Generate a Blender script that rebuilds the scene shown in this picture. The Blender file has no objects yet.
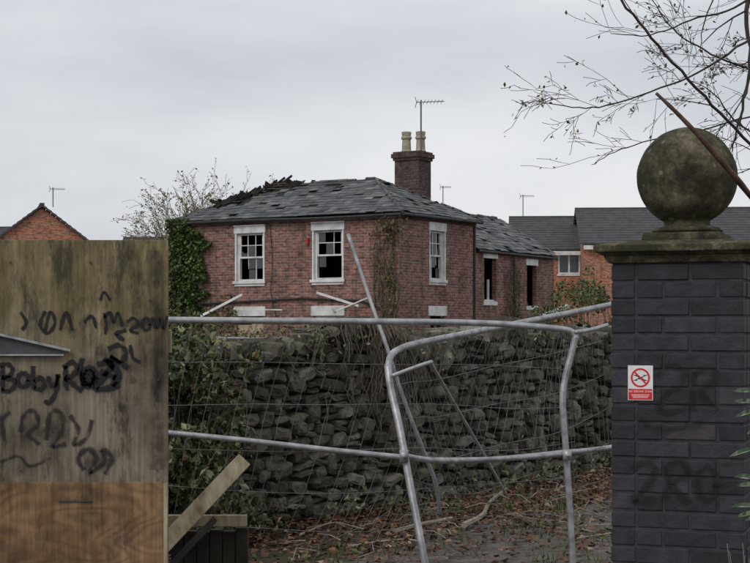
import bpy, math, random
from mathutils import Vector, Matrix, noise
random.seed(11)
R=random.random
def U(a,b): return random.uniform(a,b)
F=1600.0; CZ=1.6; HY=330.0
def P(px,py,d): return Vector(((px-375)/F*d, d, CZ+(HY-py)/F*d))
scene=bpy.context.scene

# ------------------------------------------------------------------ materials
def newmat(name):
    m=bpy.data.materials.new(name); m.use_nodes=True
    nt=m.node_tree; b=nt.nodes['Principled BSDF']
    b.inputs['Specular IOR Level'].default_value=0.3
    return m,nt,b
def ramp(nt,stops):
    r=nt.nodes.new('ShaderNodeValToRGB'); e=r.color_ramp.elements
    while len(e)<len(stops): e.new(0.5)
    for i,(p,c) in enumerate(stops):
        e[i].position=p; e[i].color=(c[0],c[1],c[2],1)
    return r
def mapping(nt,coord,scale):
    tc=nt.nodes.new('ShaderNodeTexCoord'); mp=nt.nodes.new('ShaderNodeMapping')
    mp.inputs['Scale'].default_value=scale
    nt.links.new(tc.outputs[coord],mp.inputs[0]); return mp.outputs[0]
def noisetex(nt,vec,scale,detail=6,rough=.6):
    n=nt.nodes.new('ShaderNodeTexNoise'); n.inputs['Scale'].default_value=scale
    n.inputs['Detail'].default_value=detail; n.inputs['Roughness'].default_value=rough
    nt.links.new(vec,n.inputs['Vector']); return n
def mixc(nt,f,a,b,mode='MIX'):
    m=nt.nodes.new('ShaderNodeMix'); m.data_type='RGBA'; m.blend_type=mode
    for s,v in ((m.inputs[0],f),(m.inputs[6],a),(m.inputs[7],b)):
        if isinstance(v,(int,float)): s.default_value=v
        elif isinstance(v,tuple): s.default_value=(v[0],v[1],v[2],1)
        else: nt.links.new(v,s)
    return m.outputs[2]
def addbump(nt,b,h,strength,dist=.01):
    bp=nt.nodes.new('ShaderNodeBump'); bp.inputs['Strength'].default_value=strength
    bp.inputs['Distance'].default_value=dist
    nt.links.new(h,bp.inputs['Height']); nt.links.new(bp.outputs[0],b.inputs['Normal'])
def nmat(name,stops,scale=5,rough=.85,bump=.4,dist=.01,mscale=(1,1,1),metal=0,coord='Object',detail=6,spec=.3):
    m,nt,b=newmat(name); v=mapping(nt,coord,mscale)
    n=noisetex(nt,v,scale,detail); r=ramp(nt,stops)
    nt.links.new(n.outputs[0],r.inputs[0]); nt.links.new(r.outputs[0],b.inputs['Base Color'])
    b.inputs['Roughness'].default_value=rough; b.inputs['Metallic'].default_value=metal
    b.inputs['Specular IOR Level'].default_value=spec
    if bump:
        n2=noisetex(nt,v,scale*4,6); addbump(nt,b,n2.outputs[0],bump,dist)
    return m
def islandmat(name,stops,nstops=None,scale=6,rough=.85,bump=.5,dist=.01,moss=None,mossr=(.5,.62),mossa=1.0):
    m,nt,b=newmat(name); v=mapping(nt,'Object',(1,1,1))
    g=nt.nodes.new('ShaderNodeNewGeometry'); r=ramp(nt,stops)
    nt.links.new(g.outputs['Random Per Island'],r.inputs[0]); c=r.outputs[0]
    n=noisetex(nt,v,scale,8)
    r2=ramp(nt,nstops or [(.3,(.55,.55,.55)),(.7,(1.3,1.3,1.3))]); nt.links.new(n.outputs[0],r2.inputs[0])
    c=mixc(nt,1.0,c,r2.outputs[0],'MULTIPLY')
    if moss:
        n3=noisetex(nt,v,scale*.35,6,.7); r3=ramp(nt,[(mossr[0],(0,0,0)),(mossr[1],(mossa,)*3)])
        nt.links.new(n3.outputs[0],r3.inputs[0]); c=mixc(nt,r3.outputs[0],c,moss)
    nt.links.new(c,b.inputs['Base Color']); b.inputs['Roughness'].default_value=rough
    if bump: 
        n4=noisetex(nt,v,scale*5,8,.7); addbump(nt,b,n4.outputs[0],bump,dist)
    return m
def brickmat(name,c1,c2,mort,stain=(.05,.04,.035),var=.6,bw=.225,rh=.075,ms=.010,pale=None):
    m,nt,b=newmat(name)
    tc=nt.nodes.new('ShaderNodeTexCoord')
    br=nt.nodes.new('ShaderNodeTexBrick'); nt.links.new(tc.outputs['UV'],br.inputs['Vector'])
    br.inputs['Scale'].default_value=1; br.inputs['Brick Width'].default_value=bw
    br.inputs['Row Height'].default_value=rh; br.inputs['Mortar Size'].default_value=ms
    br.inputs['Mortar Smooth'].default_value=.2; br.inputs['Bias'].default_value=-.1
    br.inputs['Color1'].default_value=(*c1,1); br.inputs['Color2'].default_value=(*c2,1); br.inputs['Mortar'].default_value=(*mort,1)
    v=mapping(nt,'Object',(1,1,1)); n=noisetex(nt,v,1.1,8,.65)
    r=ramp(nt,[(.3,(1-var*.75,)*3),(.5,(1,1,1)),(.75,(1+var*.4,)*3)]); nt.links.new(n.outputs[0],r.inputs[0])
    c=mixc(nt,1.0,br.outputs[0],r.outputs[0],'MULTIPLY')
    n5=noisetex(nt,mapping(nt,'UV',(4.44,13.3,1)),1.0,1,.5); r5=ramp(nt,[(.35,(.62,.62,.66)),(.5,(1,1,1)),(.68,(1.3,1.2,1.15))]); nt.links.new(n5.outputs[0],r5.inputs[0])
    c=mixc(nt,1.0,c,r5.outputs[0],'MULTIPLY')
    v2=mapping(nt,'Object',(3,3,.6)); n2=noisetex(nt,v2,1.3,7,.6)
    r2=ramp(nt,[(.52,(0,0,0)),(.72,(.75,.75,.75))]); nt.links.new(n2.outputs[0],r2.inputs[0])
    c=mixc(nt,r2.outputs[0],c,stain)
    if pale:
        n6=noisetex(nt,mapping(nt,'Object',(2,2,1.1)),1.7,8,.72); r6=ramp(nt,[(.56,(0,0,0)),(.72,(.6,.6,.6))]); nt.links.new(n6.outputs[0],r6.inputs[0])
        c=mixc(nt,r6.outputs[0],c,pale)
    n3=noisetex(nt,v,14,3); r3=ramp(nt,[(.3,(.7,.7,.7)),(.7,(1.3,1.3,1.3))]); nt.links.new(n3.outputs[0],r3.inputs[0])
    c=mixc(nt,1.0,c,r3.outputs[0],'MULTIPLY')
    nt.links.new(c,b.inputs['Base Color']); b.inputs['Roughness'].default_value=.9
    inv=nt.nodes.new('ShaderNodeMath'); inv.operation='SUBTRACT'; inv.inputs[0].default_value=1; nt.links.new(br.outputs[1],inv.inputs[1])
    addbump(nt,b,inv.outputs[0],.6,.008)
    return m

M={}
M['brick']=brickmat('old_red_brick',(.27,.122,.094),(.155,.08,.068),(.26,.225,.20),pale=(.31,.25,.21))
M['brick_bg']=brickmat('estate_brick',(.42,.17,.10),(.34,.13,.08),(.36,.27,.2),stain=(.2,.09,.06),var=.2)
M['brick_ch']=brickmat('sooty_brick',(.10,.06,.052),(.07,.045,.042),(.10,.085,.08))
M['slate']=islandmat('slate',[(0,(.055,.058,.066)),(.5,(.095,.099,.108)),(.85,(.135,.138,.145)),(1,(.20,.195,.185))],scale=3,rough=.65,bump=.2,moss=(.115,.112,.085),mossr=(.5,.72),mossa=.7)
M['tile_bg']=nmat('concrete_roof_tile',[(.3,(.05,.052,.056)),(.7,(.095,.092,.095))],3,.85,.1)
M['tile_tan']=nmat('tan_roof_tile',[(.3,(.16,.13,.10)),(.7,(.24,.20,.16))],3,.85,.1)
M['under']=nmat('roof_underlay',[(.3,(.012,.011,.010)),(.7,(.035,.03,.026))],3)
M['white']=nmat('weathered_white_paint',[(.25,(.30,.29,.26)),(.45,(.62,.62,.60)),(.7,(.78,.78,.77))],3,.6,.15)
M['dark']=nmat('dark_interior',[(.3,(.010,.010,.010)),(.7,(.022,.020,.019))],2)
M['board']=nmat('boarding',[(.3,(.36,.24,.15)),(.7,(.50,.42,.3))],3)
M['pot']=nmat('chimney_pot_clay',[(.3,(.25,.22,.16)),(.7,(.45,.40,.31))],6)
M['galv']=nmat('galvanised_steel',[(.3,(.20,.205,.21)),(.5,(.36,.365,.375)),(.72,(.52,.525,.53))],14,.45,.1,metal=.45,spec=.5)
M['galvwire']=nmat('galvanised_wire',[(.3,(.10,.10,.10)),(.7,(.24,.24,.24))],6,.6,0,metal=.3)
M['ant']=nmat('aerial_metal',[(.3,(.10,.10,.11)),(.7,(.18,.18,.18))],6,.5,0)
M['gutter']=nmat('black_gutter',[(.3,(.02,.02,.022)),(.7,(.05,.05,.05))],4,.5,0)
M['red']=nmat('red_plastic',[(.3,(.4,.03,.03)),(.7,(.5,.05,.04))],4,.5,0)
M['stone']=islandmat('rubble_stone',[(0,(.055,.048,.037)),(.3,(.11,.099,.078)),(.6,(.16,.146,.116)),(.85,(.22,.202,.165)),(1,(.30,.285,.25))],nstops=[(.28,(.4,.4,.4)),(.5,(.95,.95,.93)),(.72,(1.5,1.48,1.4))],scale=11,rough=.95,bump=1.0,dist=.03,moss=(.06,.068,.028),mossr=(.53,.68),mossa=.75)
M['core']=nmat('wall_mortar',[(.3,(.014,.012,.010)),(.7,(.045,.040,.032))],8,.95,.5)
M['pier']=islandmat('painted_pier_brick',[(0,(.022,.021,.027)),(.5,(.031,.030,.038)),(.9,(.040,.038,.048)),(1,(.047,.043,.050))],nstops=[(.28,(.6,.6,.6)),(.5,(1,1,1)),(.72,(1.6,1.55,1.5))],scale=11,rough=.6,bump=.8,dist=.006)
M['piercore']=nmat('painted_mortar',[(.3,(.022,.021,.027)),(.7,(.055,.053,.062))],20,.8,.5,.004)

def capmat():
    m,nt,b=newmat('mossy_sandstone'); v=mapping(nt,'Object',(1,1,1))
    n=noisetex(nt,v,5.0,12,.75); r=ramp(nt,[(.3,(.016,.015,.010)),(.43,(.055,.048,.03)),(.54,(.13,.112,.072)),(.7,(.30,.265,.19))])
    nt.links.new(n.outputs[0],r.inputs[0])
    n2=noisetex(nt,v,30,8,.75); r2=ramp(nt,[(.3,(.4,.4,.38)),(.7,(1.5,1.5,1.45))]); nt.links.new(n2.outputs[0],r2.inputs[0])
    c=mixc(nt,1.0,r.outputs[0],r2.outputs[0],'MULTIPLY')
    n3=noisetex(nt,v,3.4,9,.75); r3=ramp(nt,[(.47,(0,0,0)),(.56,(.8,.8,.8))]); nt.links.new(n3.outputs[0],r3.inputs[0])
    c=mixc(nt,r3.outputs[0],c,(.032,.034,.015))
    vo=nt.nodes.new('ShaderNodeTexVoronoi'); vo.inputs['Scale'].default_value=13; nt.links.new(v,vo.inputs['Vector'])
    nd=nt.nodes.new('ShaderNodeMath'); nd.operation='ADD'; nt.links.new(vo.outputs['Distance'],nd.inputs[0]); nt.links.new(n2.outputs[0],nd.inputs[1])
    r4=ramp(nt,[(.52,(.6,.6,.6)),(.64,(0,0,0))]); nt.links.new(nd.outputs[0],r4.inputs[0])
    c=mixc(nt,r4.outputs[0],c,(.30,.29,.22))
    nt.links.new(c,b.inputs['Base Color']); b.inputs['Roughness'].default_value=.95
    addbump(nt,b,n2.outputs[0],.9,.018); return m
M['cap']=capmat()
def plymat(name,cols,dark,green,grain=0.0,stain=.6,wash=None):
    m,nt,b=newmat(name)
    v=mapping(nt,'Object',(5,5,.9)); n=noisetex(nt,v,2.2,9,.65)
    r=ramp(nt,[(.25,cols[0]),(.45,cols[1]),(.6,cols[2]),(.78,cols[3])]); nt.links.new(n.outputs[0],r.inputs[0]); c=r.outputs[0]
    v2=mapping(nt,'Object',(1,1,1)); n2=noisetex(nt,v2,1.6,6,.6); r2=ramp(nt,[(.46,(0,0,0)),(.66,(.75,.75,.75))]); nt.links.new(n2.outputs[0],r2.inputs[0])
    c=mixc(nt,r2.outputs[0],c,green)
    if wash: # grey bleached lower band of the board, by real height
        tc=nt.nodes.new('ShaderNodeTexCoord'); sp=nt.nodes.new('ShaderNodeSeparateXYZ'); nt.links.new(tc.outputs['Object'],sp.inputs[0])
        nn=noisetex(nt,v2,2.4,8,.7); ad=nt.nodes.new('ShaderNodeMath'); ad.operation='MULTIPLY_ADD'; nt.links.new(nn.outputs[0],ad.inputs[0]); ad.inputs[1].default_value=.9; nt.links.new(sp.outputs[2],ad.inputs[2])
        rw=ramp(nt,[(.0,(.75,.75,.75)),(1.0,(0,0,0))]); mr=nt.nodes.new('ShaderNodeMapRange'); mr.inputs[1].default_value=1.85; mr.inputs[2].default_value=2.15; nt.links.new(ad.outputs[0],mr.inputs[0]); nt.links.new(mr.outputs[0],rw.inputs[0])
        c=mixc(nt,rw.outputs[0],c,wash)
    v3=mapping(nt,'Object',(60,60,2.5)); n3=noisetex(nt,v3,1,4,.5); r3=ramp(nt,[(.3,(.72,.72,.7)),(.7,(1.2,1.2,1.2))]); nt.links.new(n3.outputs[0],r3.inputs[0])
    c=mixc(nt,1.0,c,r3.outputs[0],'MULTIPLY')
    if grain:
        n7=noisetex(nt,mapping(nt,'Object',(1.2,1.2,3.2)),1.1,2,.4)
        ml=nt.nodes.new('ShaderNodeMath'); ml.operation='MULTIPLY'; ml.inputs[1].default_value=150; nt.links.new(n7.outputs[0],ml.inputs[0])
        sn=nt.nodes.new('ShaderNodeMath'); sn.operation='SINE'; nt.links.new(ml.outputs[0],sn.inputs[0])
        mr2=nt.nodes.new('ShaderNodeMapRange'); mr2.inputs[1].default_value=-1; nt.links.new(sn.outputs[0],mr2.inputs[0])
        r5=ramp(nt,[(.0,(1-grain,)*3),(.7,(1.05,1.05,1.05))]); nt.links.new(mr2.outputs[0],r5.inputs[0])
        c=mixc(nt,1.0,c,r5.outputs[0],'MULTIPLY')
    v4=mapping(nt,'Object',(4,4,1)); n4=noisetex(nt,v4,2.4,10,.8); r4=ramp(nt,[(stain-.05,(0,0,0)),(stain+.06,(.8,.8,.8))]); nt.links.new(n4.outputs[0],r4.inputs[0])
    c=mixc(nt,r4.outputs[0],c,dark)
    n6=noisetex(nt,mapping(nt,'Object',(1.6,1.6,1.1)),2.1,9,.7); r6=ramp(nt,[(.36,(.38,.37,.35)),(.6,(1.08,1.08,1.08))]); nt.links.new(n6.outputs[0],r6.inputs[0])
    c=mixc(nt,1.0,c,r6.outputs[0],'MULTIPLY')
    nt.links.new(c,b.inputs['Base Color']); b.inputs['Roughness'].default_value=.75
    addbump(nt,b,n3.outputs[0],.25,.003); return m
M['ply']=plymat('weathered_plywood',[(.09,.073,.035),(.19,.15,.075),(.27,.22,.125),(.35,.31,.22)],(.035,.03,.02),(.13,.118,.045),0,.55,wash=(.22,.185,.15))
M['ply2']=plymat('newer_plywood',[(.14,.075,.032),(.24,.14,.068),(.30,.185,.10),(.33,.24,.15)],(.05,.035,.022),(.21,.135,.068),.22,.60)
M['timber']=nmat('sawn_timber',[(.3,(.16,.12,.07)),(.5,(.33,.27,.17)),(.7,(.46,.41,.3))],3,.8,.3,.004,mscale=(6,6,1.2))
M['dtimber']=nmat('dark_timber',[(.3,(.015,.013,.01)),(.7,(.05,.04,.03))],5,.9,.3)
M['metal']=nmat('lead_sheet',[(.3,(.04,.042,.045)),(.7,(.10,.10,.105))],9,.55,.1)
M['bark']=nmat('bark',[(.3,(.03,.024,.02)),(.7,(.08,.066,.055))],14,.95,.5)
M['barkred']=nmat('wet_branch_bark',[(.3,(.05,.03,.024)),(.7,(.13,.075,.055))],18,.7,.5)
M['palestick']=nmat('dead_stick',[(.3,(.16,.135,.10)),(.7,(.36,.32,.26))],10,.9,.3)
M['vine']=nmat('dead_vine',[(.3,(.07,.055,.04)),(.7,(.18,.15,.11))],10,.9,.2)
M['twigpale']=nmat('pale_twig',[(.3,(.12,.10,.075)),(.7,(.22,.19,.15))],10,.9,.2)
M['ivy']=islandmat('ivy_leaf',[(0,(.02,.04,.012)),(.4,(.045,.08,.02)),(.75,(.085,.13,.03)),(1,(.18,.21,.06))],scale=2,rough=.5,bump=0)
M['bramble']=islandmat('bramble_leaf',[(0,(.02,.032,.012)),(.35,(.05,.07,.026)),(.65,(.10,.12,.048)),(.85,(.20,.21,.10)),(.95,(.34,.34,.2)),(1,(.18,.08,.04))],scale=2,rough=.5,bump=0)
M['scrub']=islandmat('scrub_leaf',[(0,(.05,.045,.02)),(.4,(.09,.085,.035)),(.7,(.13,.13,.05)),(1,(.22,.18,.10))],scale=1,rough=.7,bump=0)
M['yleaf']=islandmat('autumn_leaf',[(0,(.16,.14,.06)),(.5,(.26,.23,.11)),(1,(.34,.31,.17))],scale=1,rough=.7,bump=0)
M['litter']=islandmat('fallen_leaf',[(0,(.03,.017,.011)),(.3,(.08,.036,.022)),(.6,(.145,.06,.036)),(.85,(.20,.10,.055)),(.96,(.26,.17,.10)),(1,(.38,.32,.22))],scale=2,rough=.6,bump=0)
M['grass']=islandmat('grass_blade',[(0,(.03,.05,.012)),(.5,(.06,.095,.022)),(1,(.12,.15,.045))],scale=2,rough=.6,bump=0)
M['laurel']=islandmat('pale_leaf',[(0,(.10,.15,.09)),(.5,(.18,.25,.16)),(1,(.35,.40,.30))],scale=4,rough=.45,bump=0)
M['concrete']=nmat('concrete_block',[(.3,(.2,.2,.19)),(.7,(.35,.34,.32))],8)
def flat(name,c,rough=.5):
    m,nt,b=newmat(name); b.inputs['Base Color'].default_value=(*c,1); b.inputs['Roughness'].default_value=rough; return m
M['signwhite']=nmat('sign_white',[(.3,(.68,.68,.68)),(.7,(.8,.8,.8))],30,.4,0)
M['signred']=nmat('sign_red',[(.3,(.55,.02,.025)),(.7,(.65,.03,.035))],30,.4,0)
M['signblack']=flat('sign_black',(.02,.02,.02))
def glassmat():
    m,nt,b=newmat('dirty_glass'); b.inputs['Base Color'].default_value=(.04,.045,.05,1); b.inputs['Roughness'].default_value=.12
    b.inputs['Specular IOR Level'].default_value=.6; return m
M['glass']=glassmat()
def spray(name,col,amax,gain=2.6,sc=30,soft=4.0,cut=.22):
    m,nt,b=newmat(name); b.inputs['Base Color'].default_value=(*col,1); b.inputs['Roughness'].default_value=.6
    tc=nt.nodes.new('ShaderNodeTexCoord'); sep=nt.nodes.new('ShaderNodeSeparateXYZ'); nt.links.new(tc.outputs['UV'],sep.inputs[0])
    def mth(op,a,bb):
        n=nt.nodes.new('ShaderNodeMath'); n.operation=op
        for i,v in enumerate((a,bb)):
            if isinstance(v,(int,float)): n.inputs[i].default_value=v
            else: nt.links.new(v,n.inputs[i])
        return n.outputs[0]
    a=mth('ABSOLUTE',mth('SUBTRACT',sep.outputs[1],.5),0); a=mth('MULTIPLY',mth('SUBTRACT',.5,a),soft)
    v=mapping(nt,'Object',(1,1,1)); n=noisetex(nt,v,sc,6,.75); a=mth('MULTIPLY',a,mth('MULTIPLY',mth('SUBTRACT',n.outputs[0],cut),gain))
    a=mth('MINIMUM',a,amax); a=mth('MAXIMUM',a,0.0)
    nt.links.new(a,b.inputs['Alpha']); return m
M['spray']=spray('black_spray_paint',(.014,.012,.016),.94,4.2,26,4.0,.24)
M['spraysoft']=spray('faded_spray_paint',(.025,.02,.022),.75,3.6,22,3.2,.33)
M['sprayhalo_strip']=spray('overspray_and_dark_strip',(.02,.018,.02),.42,2.2,12,2.2,.36)
M['spraypier']=spray('gloss_spray_paint',(.008,.008,.010),.36,2.2,16,2.6,.34)

# ------------------------------------------------------------------ mesh builder
class MB:
    def __init__(s): s.v=[]; s.f=[]; s.m=[]; s.uv=None
    def face(s,pts,mi=0):
        b=len(s.v); s.v+= [tuple(p) for p in pts]; s.f.append(tuple(range(b,b+len(pts)))); s.m.append(mi)
    def box(s,x0,x1,y0,y1,z0,z1,mi=0,M=None):
        b=len(s.v); ps=[(x0,y0,z0),(x1,y0,z0),(x1,y1,z0),(x0,y1,z0),(x0,y0,z1),(x1,y0,z1),(x1,y1,z1),(x0,y1,z1)]
        if M is not None: ps=[tuple(M@Vector(p)) for p in ps]
        s.v+=ps
        for q in ((0,3,2,1),(4,5,6,7),(0,1,5,4),(1,2,6,5),(2,3,7,6),(3,0,4,7)):
            s.f.append(tuple(b+i for i in q)); s.m.append(mi)
    def beam(s,p1,p2,w,t,mi=0):
        p1=Vector(p1);p2=Vector(p2); d=(p2-p1); L=d.length; z=d.normalized()
        x=z.cross(Vector((0,1,0)) if abs(z.y)<.9 else Vector((1,0,0))).normalized(); y=z.cross(x)
        Mx=Matrix((x,y,z)).transposed().to_4x4(); Mx.translation=p1
        s.box(-w/2,w/2,-t/2,t/2,0,L,mi,Mx)
    def tube(s,pts,rad,n=6,mi=0):
        pts=[Vector(p) for p in pts]; k=len(pts)
        if not hasattr(rad,'__len__'): rad=[rad]*k
        b=len(s.v); ref=Vector((.31,.2,.93))
        for i,p in enumerate(pts):
            d=(pts[min(i+1,k-1)]-pts[max(i-1,0)])
            d=d.normalized() if d.length>1e-9 else Vector((0,0,1))
            x=d.cross(ref)
            if x.length<1e-3: x=d.cross(Vector((1,0,0)))
            x.normalize(); y=d.cross(x)
            for j in range(n):
                a=2*math.pi*j/n; s.v.append(tuple(p+(x*math.cos(a)+y*math.sin(a))*rad[i]))
        for i in range(k-1):
            for j in range(n):
                s.f.append((b+i*n+j,b+i*n+(j+1)%n,b+(i+1)*n+(j+1)%n,b+(i+1)*n+j)); s.m.append(mi)
        if n>2:
            s.f.append(tuple(b+j for j in range(n))[::-1]); s.m.append(mi)
            s.f.append(tuple(b+(k-1)*n+j for j in range(n))); s.m.append(mi)
    def leaf(s,p,size,mi=0,flat=0.0,asp=.6):
        p=Vector(p)
        d=Vector((U(-1,1),U(-1,1),U(-1,1)*(1-flat))).normalized()
        e=Vector((U(-1,1),U(-1,1),U(-1,1)*(1-flat)))
        e=(e-d*e.dot(d)).normalized()*size*asp*.5; d=d*size*.5
        n=d.cross(e).normalized()*size*.12
        s.face([p-d,p+e*.9-d*.1+n,p+d,p-e*.9-d*.1+n],mi)
    def lathe(s,prof,c,n=32,mi=0):
        b=len(s.v)
        for r,z in prof:
            for j in range(n):
                a=2*math.pi*j/n; s.v.append((c[0]+r*math.cos(a),c[1]+r*math.sin(a),c[2]+z))
        for i in range(len(prof)-1):
            for j in range(n):
                s.f.append((b+i*n+j,b+i*n+(j+1)%n,b+(i+1)*n+(j+1)%n,b+(i+1)*n+j)); s.m.append(mi)
        s.f.append(tuple(b+j for j in range(n))[::-1]); s.m.append(mi)
        s.f.append(tuple(b+(len(prof)-1)*n+j for j in range(n))); s.m.append(mi)
    def make(s,name,mats,parent=None,smooth=False,boxuv=False,bevel=0,loc=None,rot=None):
        me=bpy.data.meshes.new(name); me.from_pydata(s.v,[],s.f); 
        for m in mats: me.materials.append(M[m])
        me.polygons.foreach_set('material_index',s.m)
        if smooth: me.polygons.foreach_set('use_smooth',[True]*len(s.f))
        if s.uv is not None:
            ul=me.uv_layers.new(name='UVMap'); 
            for p,uvs in zip(me.polygons,s.uv):
                for li,uv in zip(p.loop_indices,uvs): ul.data[li].uv=uv
        elif boxuv:
            ul=me.uv_layers.new(name='UVMap')
            for p in me.polygons:
                n=p.normal
                for li in p.loop_indices:
                    c=me.vertices[me.loops[li].vertex_index].co
                    if abs(n.z)>max(abs(n.x),abs(n.y)): ul.data[li].uv=(c.x,c.y)
                    elif abs(n.x)>abs(n.y): ul.data[li].uv=(c.y,c.z)
                    else: ul.data[li].uv=(c.x,c.z)
        me.update()
        o=bpy.data.objects.new(name,me); scene.collection.objects.link(o)
        if parent: o.parent=parent
        if loc is not None: o.location=loc
        if rot is not None: o.rotation_euler=(0,0,rot)
        if bevel:
            bv=o.modifiers.new('bevel','BEVEL'); bv.width=bevel; bv.segments=2; bv.limit_method='ANGLE'
        return o
def empty(name,loc=(0,0,0),rot=0):
    e=bpy.data.objects.new(name,None); scene.collection.objects.link(e); e.location=loc; e.rotation_euler=(0,0,rot); return e
def smoothpts(pts,sub=5):
    pts=[Vector(p) for p in pts]; out=[]
    for i in range(len(pts)-1):
        p0=pts[max(i-1,0)];p1=pts[i];p2=pts[i+1];p3=pts[min(i+2,len(pts)-1)]
        for k in range(sub):
            t=k/sub
            out.append(.5*((2*p1)+(p2-p0)*t+(2*p0-5*p1+4*p2-p3)*t*t+(3*p1-p0-3*p2+p3)*t*t*t))
    out.append(pts[-1]); return out

def wallpanel(mb,o,a,n,L,z0,z1,ops,rev=.14,mi=0):
    o=Vector(o);a=Vector(a);n=Vector(n)
    xs=sorted(set([0,L]+[q for op in ops for q in op[:2]])); zs=sorted(set([z0,z1]+[q for op in ops for q in op[2:4]]))
    W=lambda s,z,d=0:o+a*s+n*d+Vector((0,0,z))
    for i in range(len(xs)-1):
        for j in range(len(zs)-1):
            cx=(xs[i]+xs[i+1])/2; cz=(zs[j]+zs[j+1])/2
            if any(op[0]<cx<op[1] and op[2]<cz<op[3] for op in ops): continue
            mb.face([W(xs[i],zs[j]),W(xs[i+1],zs[j]),W(xs[i+1],zs[j+1]),W(xs[i],zs[j+1])],mi)
    for (a0,a1,b0,b1) in ops:
        mb.face([W(a0,b0),W(a0,b0,rev),W(a0,b1,rev),W(a0,b1)],mi); mb.face([W(a1,b0),W(a1,b1),W(a1,b1,rev),W(a1,b0,rev)],mi)
        mb.face([W(a0,b1),W(a0,b1,rev),W(a1,b1,rev),W(a1,b1)],mi); mb.face([W(a0,b0),W(a1,b0),W(a1,b0,rev),W(a0,b0,rev)],mi)

def slates(mb,under,p0,p1,q0,q1,sw=.28,ex=.19,missing=.02,holes=[],lift=.02,jit=.01):
    p0,p1,q0,q1=[Vector(p) for p in (p0,p1,q0,q1)]
    u=(p1-p0); L=u.length; u.normalize(); w=((q0-p0)-u*((q0-p0).dot(u))); H=w.length; w.normalize(); n=u.cross(w).normalized()
    if n.z<0: n=-n
    ql=(q0-p0).dot(u); qr=(q1-p0).dot(u)
    under.face([p0,p1,q1,q0] if (q1-q0).length>.01 else [p0,p1,q0])
    rows=int(H/ex)+1
    for j in range(rows):
        w0=j*ex; w1=min(w0+ex*1.25,H+.02)
        t=min(1,(w0+ex*.5)/H); lo=ql*t-.02; hi=L+(qr-L)*t+.02
        x=lo-(R()*sw)-(sw*.5 if j%2 else 0)
        while x<hi:
            a=max(x,lo); b=min(x+sw-.008,hi); x+=sw
            if b-a<.04: continue
            cu=(a+b)/2
            if R()<missing or any((cu-h[0])**2/h[2]**2+(w0-h[1])**2/h[3]**2<U(.6,1.3) for h in holes): continue
            s=U(-.02,.02) if R()>.09 else U(-.10,.05); dl=lift+U(0,.014)+(U(.02,.07) if R()<.05 else 0); sk=U(-jit,jit)
            A=p0+u*(a+sk)+w*(w0+s); B=p0+u*(b+sk)+w*(w0+s+sk); C=p0+u*b+w*w1; D=p0+u*a+w*w1
            l0=n*dl; th=n*.012
            bb=len(mb.v); mb.v+=[tuple(q) for q in (A+l0-th,B+l0-th,C+n*.004,D+n*.004,A+l0,B+l0,C+n*.012,D+n*.012)]
            for q in ((4,5,6,7),(0,1,5,4),(1,2,6,5),(3,0,4,7)): mb.f.append(tuple(bb+i for i in q)); mb.m.append(0)

def sash(par,origin,a,n,w,z0,z1,broken,name,pg=.35):
    mb=MB(); a=Vector(a);n=Vector(n);o=Vector(origin)
    Mx=Matrix((a,n,Vector((0,0,1)))).transposed().to_4x4(); Mx.translation=o
    d=.07; t=.05
    H=z1-z0; zm=z0+H*.5
    def b(x0,x1,zz0,zz1,y0=d,y1=d+.06,mi=0): mb.box(x0,x1,y0,y1,zz0,zz1,mi,Mx)
    b(0,t*1.3,z0,z1,d,d+.1); b(w-t*1.3,w,z0,z1,d,d+.1); b(t*1.3,w-t*1.3,z1-t,z1,d,d+.1); b(t*1.3,w-t*1.3,z0,z0+t,d,d+.1)
    i0=t*1.3;i1=w-i0
    b(i0,i0+.035,zm,z1-t,d+.02,d+.05);b(i1-.035,i1,zm,z1-t,d+.02,d+.05); b(i0,i1,zm-.03,zm+.02,d+.012,d+.058)
    nb=3
    for k in range(1,nb):
        x=i0+(i1-i0)*k/nb
        if 'ub%d'%k not in broken: b(x-.012,x+.012,zm+.02,z1-t,d+.025,d+.045)
        if 'lb%d'%k not in broken: b(x-.012,x+.012,z0+t,zm-.03,d+.055,d+.075)
        elif R()<.6: mb.beam(Mx@Vector((x,d+.06,zm-.03)),Mx@Vector((x+U(-.08,.08),d+.06,zm-U(.2,.35))),.02,.02)
    if 'uh' not in broken: b(i0+.035,i1-.035,(zm+z1)/2-.012,(zm+z1)/2+.012,d+.022,d+.048)
    if 'lh' not in broken: b(i0+.035,i1-.035,(zm+z0)/2-.012,(zm+z0)/2+.012,d+.052,d+.078)
    for k in range(nb):
        for r,(za,zb) in enumerate(((z0+t,(zm+z0)/2-.012),((zm+z0)/2+.012,zm-.03),(zm+.02,(zm+z1)/2-.012),((zm+z1)/2+.012,z1-t))):
            xa=i0+(i1-i0)*k/nb+.013; xb=i0+(i1-i0)*(k+1)/nb-.013; yy=d+.035 if r>1 else d+.065
            q=R()
            if q<pg: mb.box(xa,xb,yy-.002,yy+.002,za,zb,1,Mx)
            elif q<pg+.3 and r>1:
                pts=[(xa,za),(xb,za),(xb,za+(zb-za)*U(.2,.9)),((xa+xb)/2,za+(zb-za)*U(.1,.5)),(xa,za+(zb-za)*U(.2,.9))]
                mb.face([Mx@Vector((x_,yy,z_)) for x_,z_ in pts],1)
    return mb.make(name,['white','glass'],par)

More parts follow.
